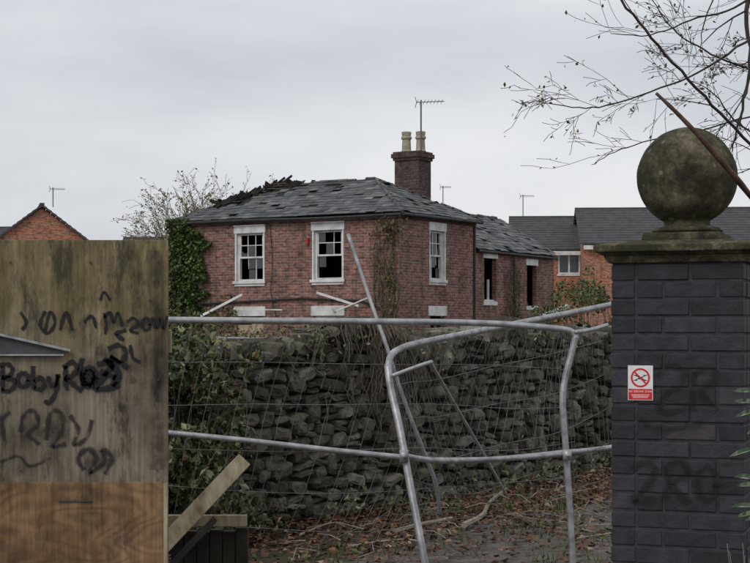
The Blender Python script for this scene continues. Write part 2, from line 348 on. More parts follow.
def aerial(name,base,h,bl,par=None,tilt=0.0,rot=0.0):
    mb=MB(); b=Vector(base); top=b+Vector((0,0,h))
    mb.tube([b,top],.024,6)
    d=Vector((math.cos(rot),math.sin(rot),tilt)); e=Vector((-math.sin(rot),math.cos(rot),0))
    s=top-Vector((0,0,.06))-d*.15; mb.tube([s,s+d*bl],.014,5)
    for i in range(8):
        p=s+d*(bl*(i+.3)/8); l=.22-.01*i; ee=(e*.75+Vector((0,0,.45))) 
        mb.tube([p-ee*l,p+ee*l],.008,4)
    ref=s+d*.02; 
    for k in (-1,1): mb.tube([ref,ref+Vector((0,0,.16*k))-d*.05],.01,4)
    return mb.make(name,['ant'],par)

# ================================================================== DERELICT HOUSE
house=empty('derelict_brick_house',(0.672,43,0),math.atan2(-.535,.845))
EA=4.74; LF=7.66; DP=4.18; WE=3.93; WL=9.5; WW=4.0
X=Vector((1,0,0));Y=Vector((0,1,0))
wb=MB()
fo=[(LF-5.50,LF-4.55,3.0,4.36),(LF-2.81,LF-1.86,3.0,4.36),(LF-5.50,LF-4.55,.15,1.99),(LF-2.81,LF-1.86,.6,1.99)]
wallpanel(wb,(-LF,0,0),X,Y,LF,-.3,EA,fo)
so=[(1.6,2.4,3.0,4.36),(1.6,2.4,.6,1.99)]
wallpanel(wb,(0,0,0),Y,-X,DP,-.3,EA,so)
wo=[(4.85-DP,5.6-DP,2.45,3.72),(7.62-DP,8.28-DP,2.35,3.6)]
wallpanel(wb,(-.06,DP,0),Y,-X,WL-DP,-.3,WE,wo)
wb.face([(0,DP,-.3),(-.06,DP,-.3),(-.06,DP,EA),(0,DP,EA)])
wallpanel(wb,(-LF,0,0),Y,X,DP,-.3,EA,[])
wallpanel(wb,(-LF,DP,0),X,-Y,LF,-.3,EA,[])
wallpanel(wb,(-WW,WL,0),X,-Y,WW-.06,-.3,WE,[])
wallpanel(wb,(-WW,DP,0),Y,X,WL-DP,-.3,WE,[])
wb.face([(-WW,WL,WE),(-.06,WL,WE),(-2.03,WL,5.16)])
wb.make('walls',['brick'],house,boxuv=True)
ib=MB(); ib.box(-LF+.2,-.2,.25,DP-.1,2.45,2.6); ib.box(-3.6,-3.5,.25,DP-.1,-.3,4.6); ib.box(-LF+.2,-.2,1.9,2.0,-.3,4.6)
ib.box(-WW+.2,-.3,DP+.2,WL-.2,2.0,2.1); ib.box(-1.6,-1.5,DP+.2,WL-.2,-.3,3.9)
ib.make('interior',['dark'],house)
tr=MB()
def lint(a0,a1,z0,z1,face):
    if face=='f': tr.box(a0,a1,-.03,.10,z0,z1)
    elif face=='s': tr.box(-.10,.03,a0,a1,z0,z1)
    else: tr.box(-.16,-.03,a0,a1,z0,z1)
for (a,b) in ((-5.58,-4.47),(-2.89,-1.78)):
    lint(a,b,4.363,4.60,'f'); lint(a+.02,b-.02,2.85,2.997,'f'); lint(a,b,1.993,2.27,'f')
    tr.box(a-.02,b+.02,-.07,-.03,2.92,2.997); tr.box(a,b,-.06,-.03,4.56,4.60)
lint(1.52,2.48,4.363,4.60,'s'); lint(1.54,2.46,2.85,2.997,'s'); lint(1.5,2.5,1.993,2.27,'s'); tr.box(.03,.07,1.52,2.48,2.92,2.997)
lint(4.78,5.67,3.723,3.93,'w'); lint(4.8,5.65,2.33,2.447,'w'); lint(7.55,8.35,3.603,3.8,'w'); lint(7.57,8.33,2.22,2.347,'w')
tr.make('lintels_and_sills',['white'],house,bevel=.006)
jb=MB()
for (a,b) in ((-5.5,-4.55),(-2.81,-1.86)):
    jb.box(a-.05,a+.002,-.015,.13,3.0,4.36); jb.box(b-.002,b+.05,-.015,.13,3.0,4.36)
jb.box(-.13,.015,1.55,1.602,3.0,4.36); jb.box(-.13,.015,2.398,2.45,3.0,4.36)
jb.make('jambs',['white'],house)
sash(house,(-5.50,0,0),X,Y,.95,3.0,4.36,{'lb1','lh'},'sash_window')
sash(house,(-2.81,0,0),X,Y,.95,3.0,4.36,{'lh','ub1','lb2','lb1'},'sash_window_open',.15)
sash(house,(0,1.6,0),Y,-X,.8,3.0,4.36,{'lb2','lh'},'sash_window_side')
sash(house,(-2.81,0,0),X,Y,.95,.6,1.99,{'lb1','lb2','lh'},'sash_window_ground')
wf=MB(); wf.box(-.2,-.12,4.85,4.91,2.45,3.72); wf.box(-.2,-.12,4.91,5.6,2.45,2.5); wf.box(-.19,-.13,5.25,5.29,2.5,3.1)
wf.box(-.2,-.12,7.62,7.67,2.35,3.6)
wf.make('wing_window_frames',['white'],house)
bd=MB(); bd.box(-5.5,-5.0,.05,.08,.15,1.75); bd.box(-4.99,-4.55,.055,.085,.15,1.95); bd.box(-5.46,-4.6,.02,.05,1.5,1.6)
bd.make('door_boarding',['board'],house)
sl=MB(); un=MB(); ov=.16; E=EA+.03; RZ=5.92
c=[(-LF-ov,-ov,E),(ov,-ov,E),(ov,DP+ov,E),(-LF-ov,DP+ov,E)]; r0=(-LF+2.09,2.09,RZ); r1=(-2.09,2.09,RZ)
slates(sl,un,c[0],c[1],r0,r1,missing=.03,holes=[(2.35,2.2,.75,.3),(1.35,1.35,.35,.3),(3.5,2.45,.8,.16),(1.9,1.3,.18,.4),(4.6,.5,.3,.12),(2.9,1.6,.25,.14)])
slates(sl,un,c[1],c[2],r1,r1,missing=.02)
slates(sl,un,c[2],c[3],r1,r0); slates(sl,un,c[3],c[0],r0,r0,missing=.3)
wz=5.2; re=(-2.03,WL+.12,wz)
slates(sl,un,(ov-.08,DP+.02,WE+.02),(ov-.08,WL+.12,WE+.02),(-2.03,DP+.02,wz),re,missing=.04,holes=[(2.2,1.5,.4,.3),(.8,1.0,.3,.3)])
slates(sl,un,(-WW-.1,WL+.12,WE+.02),(-WW-.1,DP+.02,WE+.02),re,(-2.03,DP+.02,wz))
sl.make('roof_slates',['slate'],house); un.make('roof_underlay',['under'],house)
hp=MB()
def ridge(p,q,r=.075,gap=0):
    p=Vector(p);q=Vector(q);n=int((q-p).length/.32)
    for i in range(n):
        if R()<gap: continue
        a=p.lerp(q,i/n);b=p.lerp(q,(i+.95)/n); o=Vector((U(-.012,.012),U(-.012,.012),.02+U(-.012,.012)))
        hp.tube([a+o,b+o],[r,r*.94],8)
ridge(Vector(r0).lerp(Vector(r1),.35),r1,.05,gap=.12);ridge(c[1],r1,.045,.05);ridge(c[0],Vector(c[0]).lerp(Vector(r0),.45),.05,.2);ridge(c[2],r1,.045,.05);ridge((-2.03,DP,wz),re,.06,.2)
hp.make('ridge_tiles',['slate'],house)
db=MB()
for i in range(70):
    t=U(.35,1.28); p=Vector(c[0]).lerp(Vector(r0),min(1,t))+Vector(((t-1)*6 if t>1 else 0,0,0))+Vector((U(-.2,.4),U(-.25,.25),U(-.04,.02)))
    q=p+Vector((U(-.28,.28),U(-.2,.2),U(.0,.13))); db.beam(p,q,U(.04,.16),.015)
for i in range(9):
    p=Vector(c[0]).lerp(Vector(r0),.42+.07*i)+Vector((.25,-.25,-.06)); db.beam(p,p+Vector((U(0,.15),.62,U(.3,.4))),.04,.06)
db.make('charred_rafters',['under'],house)
bt=MB()
for i in range(4):
    a=Vector(c[0])+Vector((1.95+i*.08,1.62+.13*i,.94+.075*i)); bt.beam(a,a+Vector((U(.3,.9),U(-.02,.02),U(-.03,.02))),.022,.02)
bt.make('exposed_battens',['vine'],house)
gt=MB()
gt.tube(smoothpts([(-LF-ov,-ov-.03,E-.06),(-5,-ov-.03,E-.05),(-2.5,-ov-.04,E-.09),(ov,-ov-.03,E-.07)],3),.045,8); gt.tube([(ov+.03,-ov,E-.06),(ov+.03,DP+.1,E-.05)],.045,8)
gt.tube([(.03,DP-.08,E-.1),(.03,DP-.08,0)],.04,8); gt.tube([(.06,DP+.1,WE-.02),(.06,WL,WE-.05)],.045,8)
gt.tube([(-LF+.9,-.06,2.35),(-3.2,-.06,2.48),(-1.2,-.06,2.4),(-.6,-.06,2.2)],.03,6)
gt.tube([(.03,6.6,WE-.05),(.03,6.6,.2)],.03,6)
gt.tube(smoothpts([(-4.3,-.03,4.6),(-4.2,-.04,3.5),(-4.25,-.04,2.6),(-3.9,-.05,1.5)],4),.010,4)
gt.make('gutters_and_pipes',['gutter'],house)
fa=MB(); fa.box(-LF-.05,.03,-.05,-.004,EA-.12,EA+.0); fa.box(.004,.05,-.05,DP,EA-.12,EA)
fa.make('eaves_course',['brick_ch'],house,boxuv=True)
cl=Matrix.Rotation(-math.atan2(-.535,.845),4,'Z')@(Vector((1.12,47.4,0))-Vector((.672,43,0)))
ch=MB(); a,b_=.41,.36
ch.box(cl.x-a,cl.x+a,cl.y-b_,cl.y+b_,4.6,6.6); 
for i,(z0,z1,e) in enumerate(((6.6,6.68,.04),(6.68,6.80,.08),(6.80,6.86,.04))): ch.box(cl.x-a-e,cl.x+a+e,cl.y-b_-e,cl.y+b_+e,z0,z1)
ch.make('chimney_stack',['brick_ch'],house,boxuv=True)
cp=MB()
for dx in (-.19,.21):
    cp.lathe([(.12,0),(.16,.03),(.14,.08),(.125,.38),(.16,.41),(.16,.46),(.13,.48),(.15,.60),(.12,.62),(.10,.3)],(cl.x+dx,cl.y+ (0.1 if dx>0 else -.05),6.86),16)
cp.make('chimney_pots',['pot'],house,smooth=False)
aerial('television_aerial',P(421,178,47.2),2.3,.85,rot=-.25)
jk=MB()
jk.beam((-6.4,-.5,2.0),(-5.0,-.4,2.6),.07,.04); jk.beam((-2.3,-.6,2.62),(-1.0,-.5,2.25),.06,.04); jk.beam((-1.7,-.6,2.1),(-.6,-.5,2.5),.035,.03)
jk.beam((.4,7.6,2.0),(.5,9.4,2.35),.14,.05)
jk.beam((-5.3,-.4,2.2),(-3.6,-.4,2.16),.035,.03)
jk.make('fallen_boards',['white'],house)
al=MB(); al.box(-3.04,-2.95,-.09,-.005,3.98,4.16)
al.make('alarm_box',['red'],house,bevel=.01)

iv=MB()
for i in range(9500):
    z=U(.3,4.85); w=1.3+.5*noise.noise(Vector((z*1.1,3,0)))+.4*noise.noise(Vector((z*4,9,0)))
    if z>4.2: w*=.85-.3*(z-4.2)
    u=-LF-.25+R()**.9*w
    if noise.noise(Vector((u*3,z*2,1)))<-.38 and u>-LF+.3: continue
    iv.leaf((u,-.05-abs(random.gauss(0,.10))-.12*max(0,noise.noise(Vector((u*2.5,z*2.5,7)))),z),U(.06,.13),0,asp=.9)
for i in range(900):
    z=U(.3,4.6); iv.leaf((-LF-.05-abs(random.gauss(0,.1)),U(0,1.5),z),U(.08,.14),0,asp=.9)
for i in range(260):
    iv.leaf((-LF+U(1.0,2.2),-.06,abs(random.gauss(1.9,.35))),U(.06,.12),0,asp=.9)
o=iv.make('ivy',['ivy'],None); o.location=house.location; o.rotation_euler=house.rotation_euler
vb=MB(); lv=MB()
for k in range(34):
    u=U(-.6,0); z=0.2; pts=[]
    H=U(2.3,4.5)
    while z<H: pts.append((u,-.03-U(0,.05),z)); z+=.25; u+=U(-.1,.1); u=max(-.8,min(.02,u))
    vb.tube(pts,[.014]*len(pts),4)
    for p in pts:
        if R()<.5:
            for q in range(3): lv.leaf((p[0]+U(-.12,.12),-.08-U(0,.1),p[2]+U(-.12,.12)),U(.05,.11))
for k in range(260): lv.leaf((-.2+random.gauss(0,.2),-.12-U(0,.15),4.35+random.gauss(0,.15)),U(.06,.13))
for k in range(14):
    v=U(6.1,6.9); z=.3; pts=[]; H=U(2.5,3.8)
    while z<H: pts.append((.0+U(0,.04),v,z)); z+=.3; v+=U(-.08,.08)
    vb.tube(pts,[.016]*len(pts),4)
    for p in pts:
        for q in range(2): lv.leaf((.05+U(0,.1),p[1]+U(-.15,.15),p[2]+U(-.12,.12)),U(.06,.12))
ve=empty('climbing_vine',house.location,house.rotation_euler.z)
vb.make('stems',['vine'],ve); lv.make('leaves',['scrub'],ve)

# ================================================================== BACKGROUND HOUSES
def bghouse(name,loc,rot,W,D,ev,rz,wins=[],verge=.2,ridge_along='x',roof='tile_bg'):
    e=empty(name,loc,rot); w=MB()
    wallpanel(w,(-W/2,0,0),X,Y,W,-.5,ev,wins,.08); wallpanel(w,(-W/2,D,0),X,-Y,W,-.5,ev,[])
    wallpanel(w,(W/2,0,0),Y,-X,D,-.5,ev,[]); wallpanel(w,(-W/2,0,0),Y,X,D,-.5,ev,[])
    if ridge_along=='x':
        for sx in (-1,1): w.face([(sx*W/2,0,ev),(sx*W/2,D,ev),(sx*W/2,D/2,rz)])
    else:
        for yy in (0,D): w.face([(-W/2,yy,ev),(W/2,yy,ev),(0,yy,rz)])
    w.make('walls',['brick_bg'],e,boxuv=True)
    r=MB(); t=.12
    if ridge_along=='x':
        n=14
        for s in (0,1):
            y0=-.3 if s==0 else D+.3
            z0=ev-.3*(rz-ev)/(D/2)
            for i in range(n):
                ya=y0+(D/2-y0)*i/n; yb=y0+(D/2-y0)*(i+1)/n; za=z0+(rz+t-z0)*i/n; zb=z0+(rz+t-z0)*(i+1)/n
                r.face([(-W/2-verge,ya,za+.05),(W/2+verge,ya,za+.05),(W/2+verge,yb,zb+.02),(-W/2-verge,yb,zb+.02)])
                r.face([(-W/2-verge,ya,za-.03),(W/2+verge,ya,za-.03),(W/2+verge,ya,za+.05),(-W/2-verge,ya,za+.05)])
        r.box(-W/2-verge,W/2+verge,D/2-.1,D/2+.1,rz+.08,rz+.2)
    else:
        n=12
        for s in (-1,1):
            for i in range(n):
                x0=s*(W/2+.25)*(1-i/n); x1=s*(W/2+.25)*(1-(i+1)/n); zz=ev-.25*(rz-ev)/(W/2)
                za=zz+(rz+t-zz)*i/n; zb=zz+(rz+t-zz)*(i+1)/n
                r.face([(x0,-verge,za+.05),(x0,D+verge,za+.05),(x1,D+verge,zb+.02),(x1,-verge,zb+.02)])
                r.face([(x0,-verge,za-.06),(x0,-verge,za+.05),(x1,-verge,zb+.02),(x1,-verge,zb-.08)])
        r.box(-.1,.1,-verge,D+verge,rz+.08,rz+.2)
    r.make('roof',[roof],e)
    f=MB(); g=MB()
    for (a0,a1,b0,b1) in wins:
        x0=a0-W/2;x1=a1-W/2; f.box(x0,x1,.03,.07,b0,b0+.08); f.box(x0,x1,.03,.07,b1-.08,b1)
        f.box(x0,x0+.08,.031,.071,b0+.08,b1-.08); f.box(x1-.08,x1,.031,.071,b0+.08,b1-.08); m_=(x0+x1)/2; f.box(m_-.04,m_+.04,.031,.071,b0+.08,b1-.08)
        f.box(x0-.05,x1+.05,-.05,.03,b0-.1,b0-.002)
        g.box(x0+.08,x1-.08,.05,.055,b0+.08,b1-.08)
    if ridge_along=='x': f.box(-W/2,W/2,-.33,-.30,ev-.42,ev-.22)
    f.make('window_frames',['white'],e); g.make('glass',['glass'],e)
    return e
def PX(px,d): return (px-375)/F*d
D0=80
bghouse('estate_house',(PX(560,D0),D0,0),math.radians(-4),4.6,7,5.75,7.35,[(2.2,3.3,4.4,5.55)])
bghouse('estate_house',(PX(690,78),77,0),math.radians(-4),10.6,7.5,5.9,7.6,[(1.6,2.9,4.2,5.45),(6,7.3,4.2,5.45)])
bghouse('estate_house',(PX(42,70),70,0),math.radians(14),4.6,9,5.3,6.95,[],ridge_along='y')
bghouse('estate_house',(PX(-60,82),82,0),math.radians(-10),9,7,5.3,6.9,[])
bghouse('estate_house',(PX(140,100),100,0),0,2.6,6,6.2,7.4,[(.6,1.6,4.6,5.8)])
bghouse('estate_house',(PX(202,62),62,0),math.radians(-12),2.3,6,5.3,6.35,[],roof='tile_tan')
aerial('television_aerial',P(53,207,74),.9,.7,rot=.3); aerial('television_aerial',P(443,203,84),.9,.6,rot=.2); aerial('television_aerial',P(523,216,83),1.1,.75,rot=.1)

# ================================================================== STONE WALL
SA=math.atan2(.84,.542); sw_=empty('rubble_stone_wall',(-.92,12.8,0),SA)
WMx=Matrix.Translation((-.92,12.8,0))@Matrix.Rotation(SA,4,'Z')
def hs(s):
    pts=[(-6,1.4),(-1.5,1.42),(0,1.42),(.45,1.46),(.8,1.6),(1.3,1.62),(1.7,1.57),(2.2,1.48),(3,1.54),(4,1.57),(6.5,1.56),(14,1.55)]
    for (a,ha),(b,hb) in zip(pts,pts[1:]):
        if a<=s<=b: return ha+(hb-ha)*(s-a)/(b-a)+.03*noise.noise(Vector((s*2.3,0,0)))
    return 1.55
co=MB()
s=-6
while s<14:
    h=hs(s+.25)-.16+U(-.03,.03); co.box(s,s+.5,.06,.45,-.2,h); s+=.5
co.make('core',['core'],sw_)
st=MB()
def stone(cx,cz,w,h,pro):
    n=9; b=len(st.v); jit=[U(.78,1.1) for _ in range(n)]; ph=U(0,6.28); ti=U(-.2,.2)
    tx=U(-.04,.04);tz=U(-.04,.04); e=U(.5,.75)
    for (k,dep) in ((.9,.22),(1.0,.03),(.93,-pro*.65),(U(.45,.7),-pro)):
        for j in range(n):
            a=2*math.pi*j/n+ph; ca=math.cos(a);sa=math.sin(a)
            xx=math.copysign(abs(ca)**e,ca)*w/2*k*jit[j]; zz=math.copysign(abs(sa)**e,sa)*h/2*k*jit[j]
            x2=xx*math.cos(ti)-zz*math.sin(ti); z2=xx*math.sin(ti)+zz*math.cos(ti)
            yy=dep+(U(-.014,.014) if dep<0 else 0)+(x2*tx*8+z2*tz*8)*.3*(dep<0)
            st.v.append((cx+x2,yy,cz+z2))
    for i in range(3):
        for j in range(n): st.f.append((b+i*n+j,b+i*n+(j+1)%n,b+(i+1)*n+(j+1)%n,b+(i+1)*n+j)); st.m.append(0)
    st.f.append(tuple(b+3*n+j for j in range(n))); st.m.append(0)
rowh=.118
for r in range(14):
    x=-5+U(0,.2); z=r*rowh
    while x<13:
        w=U(.10,.32)*(1 if R()>.12 else 1.35); top=hs(x)
        hh=rowh*U(.85,1.15); zz=z+U(-.025,.025)+.03*noise.noise(Vector((x*.8,r*.5,0)))
        if zz+hh*.5<top:
            if R()<.25 and w<.3:
                stone(x+w/2,zz+hh*.23,w*1.04,hh*.5,U(.02,.07)); stone(x+w/2,zz+hh*.76,w*1.02,hh*.52,U(.02,.06))
            elif R()<.16: stone(x+w/2,zz+hh,w*.95,hh*1.85,U(.06,.11))
            else: stone(x+w/2,zz+hh/2,w*1.03,hh*1.05,U(.02,.09))
        x+=w
x=-5
while x<13:
    w=U(.10,.3); h=U(.08,.22); stone(x+w/2,hs(x)-.06+h*.3,w,h,U(.03,.09)); 
    if R()<.6: stone(x+w/2+U(-.1,.1),hs(x)-.04+U(0,.08),w,h,-.12)
    x+=w*.95
st.make('stones',['stone'],sw_)

# ================================================================== GRAFFITI / HOARDING
hb=empty('plywood_hoarding')
pl=MB(); HX=-.906; HYd=7.0
pl.box(-2.13,HX,HYd,HYd+.018,0.0,1.994); pl.box(-3.35,-2.134,HYd+.003,HYd+.021,0,2.0)
pl.make('sheets',['ply'],hb,bevel=.002)
p2=MB(); p2.box(-3.3,HX-.018,HYd-.02,HYd-.002,0.0,.935)
p2.make('lower_sheet',['ply2'],hb,bevel=.002)
fr=MB()
for x in (HX-.05,-1.6,-2.2,-2.8,-3.3): fr.box(x-.03,x+.03,HYd+.022,HYd+.09,0,1.95)
fr.box(-3.35,HX,HYd+.09,HYd+.14,1.5,1.6); fr.box(-3.35,HX,HYd+.09,HYd+.14,.4,.5)
fr.box(HX-.017,HX,HYd-.022,HYd-.002,0,.93)
fr.make('timber_frame',['timber'],hb)
ms=MB()
def hp_(px,py,d): return P(px,py,d)
ms.face([hp_(-60,322,6.985),hp_(0,336,6.985),hp_(70,352,6.985),hp_(60,355,6.985),hp_(-60,355,6.985)])
ms.make('bent_metal_flashing',['metal'],hb)
ms=MB(); ms.beam(hp_(-60,321,6.972),hp_(71,350.5,6.972),.010,.02); ms.beam(hp_(-60,355,6.975),hp_(64,355,6.975),.006,.012)
ms.make('flashing_lip',['galv'],hb)
dt=MB()
for (x,y) in ((157,470),(150,300),(158,380),(20,470),(75,500),(158,262),(10,262),(90,262)):
    dt.tube([P(x,y,6.985 if y<482 else 6.97),P(x,y,6.999 if y<482 else 6.985)],.004,8)
dt.beam(P(58,501,6.975),P(92,501,6.975),.006,.004)
dt.make('screws',['metal'],hb)

def ribbons(name,strokes,tf,mat,par=None,wm=1.0,off=(0,0)):
    mb=MB(); mb.uv=[]
    for (pts,w) in strokes:
        q=smoothpts([Vector((p[0]+off[0],p[1]+off[1],0)) for p in pts],6); prev=None
        w=w*wm
        for i,p in enumerate(q):
            d=q[min(i+1,len(q)-1)]-q[max(i-1,0)]
            if d.length<1e-6: d=Vector((1,0,0))
            d.normalize(); nn=Vector((-d.y,d.x,0))*w*.5*(1+.2*math.sin(i*1.3+pts[0][0]))
            cur=(tf(p+nn),tf(p-nn))
            if prev: mb.face([prev[0],cur[0],cur[1],prev[1]]); mb.uv.append([(i-1,1),(i,1),(i,0),(i-1,0)])
            prev=cur
    return mb.make(name,[mat],par)
def circ(cx,cy,r,ry=None,a0=0,a1=6.5,n=9):
    ry=ry or r; return [(cx+r*math.cos(a0+(a1-a0)*i/n),cy+ry*math.sin(a0+(a1-a0)*i/n)) for i in range(n+1)]
W1=5.4
S1=[([(3,366),(2,378),(3,391)],W1),([(-3,367),(6,364),(12,368),(10,375),(3,378),(13,379),(14,386),(8,391),(1,390)],W1),
 (circ(23,380,5.5,7),W1),([(33,366),(33,378),(34,389)],W1),([(34,382),(40,377),(44,383),(41,389),(34,388)],W1),
 ([(48,376),(50,384),(55,385),(58,375)],W1),([(58,374),(56,390),(50,402),(44,401)],W1),([(66,366),(65,378),(67,390)],W1),
 ([(63,368),(72,362),(77,368),(72,376),(66,378),(73,384),(82,391)],W1*1.1),(circ(89,377,6.5,9),W1*1.3),(circ(89,378,4,6),W1*1.3),
 ([(97,364),(112,363),(105,375),(96,388),(110,388),(119,384)],W1*1.4),([(104,358),(118,372),(112,386)],W1*1.6),([(82,358),(80,372),(84,388)],W1),([(100,371),(116,378)],W1*1.3)]
S2=[([(104,313),(106,325),(105,334)],3.6),([(104,318),(110,312),(113,322),(118,313),(122,326)],3.6),([(127,322),(133,318),(138,324),(130,330),(138,333)],3.6),
 (circ(146,324,4,6),3.6),([(152,317),(156,328),(160,318),(163,329),(167,316)],3.6),([(45,311),(40,325),(48,333),(55,322),(50,312),(45,330)],4),
 ([(60,330),(66,312),(72,330)],4),([(108,349),(118,345),(126,352),(120,362),(110,356),(128,368)],5.5),([(130,345),(133,358),(140,362)],4.5),
 ([(84,322),(92,316),(96,328)],4),([(20,312),(26,322),(22,330)],4),([(100,300),(104,292),(110,300)],3),([(124,340),(116,334),(126,330)],5)]
S3=[([(20,432),(24,415),(34,411),(38,424),(28,434),(40,444)],6),([(46,440),(50,414),(60,412),(62,430),(52,446),(66,444)],6),
 ([(84,470),(78,458),(88,449),(96,458),(90,472),(104,462),(102,450),(112,458),(104,474)],7),([(4,440),(2,420),(10,412)],6),
 ([(70,415),(78,430),(74,445),(86,438),(92,420)],6),([(0,462),(18,456),(30,466),(50,458)],4)]
S5=[([(78,362),(100,374),(124,372)],30),([(96,350),(124,362),(132,384)],22),([(-10,380),(50,384),(96,378)],26),([(84,462),(108,460)],34),([(20,428),(70,430)],38),([(100,322),(166,324)],16),
    ([(156,250),(158,330),(157,470)],20),([(120,410),(140,400)],14)]  # the long upright stroke only darkens the board's right-hand strip
tfh=lambda p: P(p.x,p.y,HYd-.004); tfh2=lambda p: P(p.x,p.y,HYd-.0025); tfh3=lambda p: P(p.x,p.y,HYd-.0055)
gr=empty('graffiti')
ribbons('overspray_and_dark_strip',S5,tfh2,'sprayhalo_strip',gr)
ribbons('tag_dark',S1,tfh3,'spray',gr); ribbons('tag_thin',S2,tfh,'spray',gr); ribbons('tag_faded',S3,tfh,'spraysoft',gr)

lb=MB(); lb.beam(P(2,716,6.55),P(243,461,7.55),.075,.05); lb.make('leaning_timber_plank',['timber'],bevel=.003)
lb=MB(); lb.beam(P(22,724,6.62),P(214,520,7.4),.03,.045); lb.make('leaning_timber_batten',['dtimber'],bevel=.003)
lp=MB(); lp.box(PX(120,7.6),PX(247,7.6),7.58,7.62,P(0,526,7.6).z,P(0,515,7.6).z)
lp.make('timber_rail',['timber'],bevel=.003)
lq=MB(); 
for i in range(6): lq.box(PX(172,7.7)+i*.062,PX(172,7.7)+i*.062+.058,7.66,7.72,0,P(0,527,7.7).z-U(0,.02))
lq.make('dark_opening_slats',['dtimber'],bevel=.003)  # slats added near-black so their colour gives the dark opening below the rail

# ================================================================== TEMPORARY FENCES
def fencepanel(name,tubes,gridtop,gridbot,nv,nh,clamps=[]):
    e=empty(name); t=MB()
    for pts,r in tubes: t.tube(smoothpts(pts,6),r,10)
    for c_ in clamps:
        c0=Vector(c_); t.box(c0.x-.022,c0.x+.022,c0.y-.03,c0.y+.03,c0.z-.028,c0.z+.028)
        t.tube([c0+Vector((0,-.05,0)),c0+Vector((0,.05,0))],.01,6)
    t.make('frame_tubes',['galv'],e,smooth=True)
    w=MB(); T=smoothpts(gridtop,8);B=smoothpts(gridbot,8)
    def samp(L,t):
        x=t*(len(L)-1); i=min(int(x),len(L)-2); return L[i].lerp(L[i+1],x-i)
    def G(a,b):
        p=samp(T,a).lerp(samp(B,a),b); k=math.sin(math.pi*a)*math.sin(math.pi*min(1,b*1.0))
        n1=noise.noise(Vector((a*3,b*3,len(name)))); n2=noise.noise(Vector((a*3+9,b*3,5)))
        return p+Vector((n1*.05,n2*.10*k,-.08*k+n2*.08*k))
    for i in range(nv+1):
        if R()<.15: continue
        a=i/nv; w.tube([G(a,j/10) for j in range(11)],.0010,3)
    for j in range(nh+1):
        b=j/nh
        w.tube([G(i/32,b) for i in range(33)],.0018,4)
    for k in range(5):
        a=U(.1,.9); b=U(.3,.8); p=G(a,b); w.tube(smoothpts([p,p+Vector((U(-.3,.3),-.05,U(-.2,0))),p+Vector((U(-.6,.6),-.06,U(-.5,-.2)))],5),.0016,3)
    w.make('wire_mesh',['galvwire'],e); return e
rt=.0175
top1=[P(60,319,8.2),P(168,320,8.3),P(300,321,8.45),P(430,322,8.6),P(500,324,8.7),P(550,328,8.75),P(570,331,8.78),P(576,338,8.78)]
post1=[P(576,336,8.78),P(572,352,8.78),P(564,385,8.76),P(563,410,8.74),P(566,450,8.74),P(570,510,8.74),P(573,563,8.74),P(577,622,8.76)]
mid1=[P(60,424,8.2),P(168,433,8.3),P(250,441,8.35),P(330,450,8.45),P(400,457,8.5),P(440,460,8.55),P(500,459,8.65),P(566,454,8.74)]
bot1=[P(60,640,8.2),P(168,636,8.3),P(300,630,8.45),P(430,626,8.6),P(577,620,8.76)]
fencepanel('temporary_fence_panel',[(top1,rt),(post1,rt*1.05),(mid1,rt*.85),(bot1,rt)],top1[:6]+[P(572,335,8.78)],bot1,50,8,[P(567,455,8.70)])
top2=[P(720,282,10.6),P(605,306,10.0),P(540,319,9.6),P(480,331,9.2),P(420,343,8.6),P(400,349,8.4),P(391,356,8.3),P(388,368,8.25)]
post2=[P(388,366,8.25),P(391,390,8.2),P(400,430,8.1),P(411,490,8.0),P(425,563,7.9),P(440,652,7.9)]
mid2=[P(404,456,8.06),P(440,461,8.4),P(500,459,9.0),P(560,453,9.5),P(607,448,10.0),P(720,430,10.6)]
bot2=[P(440,648,7.95),P(520,610,8.8),P(607,580,10.0),P(720,565,10.6)]
fencepanel('temporary_fence_panel',[(top2,rt*1.05),(post2,rt*1.1),(mid2,rt*.9),(bot2,rt),
   ([P(392,376,8.2),P(408,370,8.22),P(425,364,8.24),P(432,362,8.26)],.011),([P(576,332,8.76),P(590,330,9.2),P(607,325,10)],.012)],
   list(reversed(top2[1:7])),[P(425,600,7.92),P(520,610,8.8),P(607,580,10.0)],36,8,[P(404,456,8.03)])
for p in (P(440,650,7.9),P(577,630,8.76)):
    fb=MB(); fb.box(p.x-.35,p.x+.35,p.y-.11,p.y+.11,0.003,.12)
    for k in (-.2,0,.2): fb.box(p.x+k-.04,p.x+k+.04,p.y-.05,p.y+.05,.12,.14)
    fb.make('fence_foot_block',['concrete'],bevel=.02)
lpole=MB(); 
lpole.tube(smoothpts([P(348,234,8.9),P(370,300,8.85),P(386,345,8.8),P(404,400,8.8),P(425,455,8.9),P(436,485,9.0),P(440,514,9.1)],5),.011,8)
lpole.make('leaning_steel_pole',['galv'],smooth=True)
l2=MB(); l2.tube(smoothpts([P(430,362,8.4),P(452,400,9.2),P(480,448,10.5),P(506,494,12.2)],5),.010,8)
l2.make('fallen_steel_pole',['galv'],smooth=True)
lbx=MB()
for z in (.0,.22,.44): lbx.tube([P(212,338,24)+Vector((0,0,-z)),P(302,339,25)+Vector((0,0,-z))],.02,6)
for px in (214,245,275,300): lbx.tube([P(px,337,24.5),P(px,337,24.5)-Vector((0,0,1.45))],.02,6)
lbx.make('metal_barrier',['galv'])

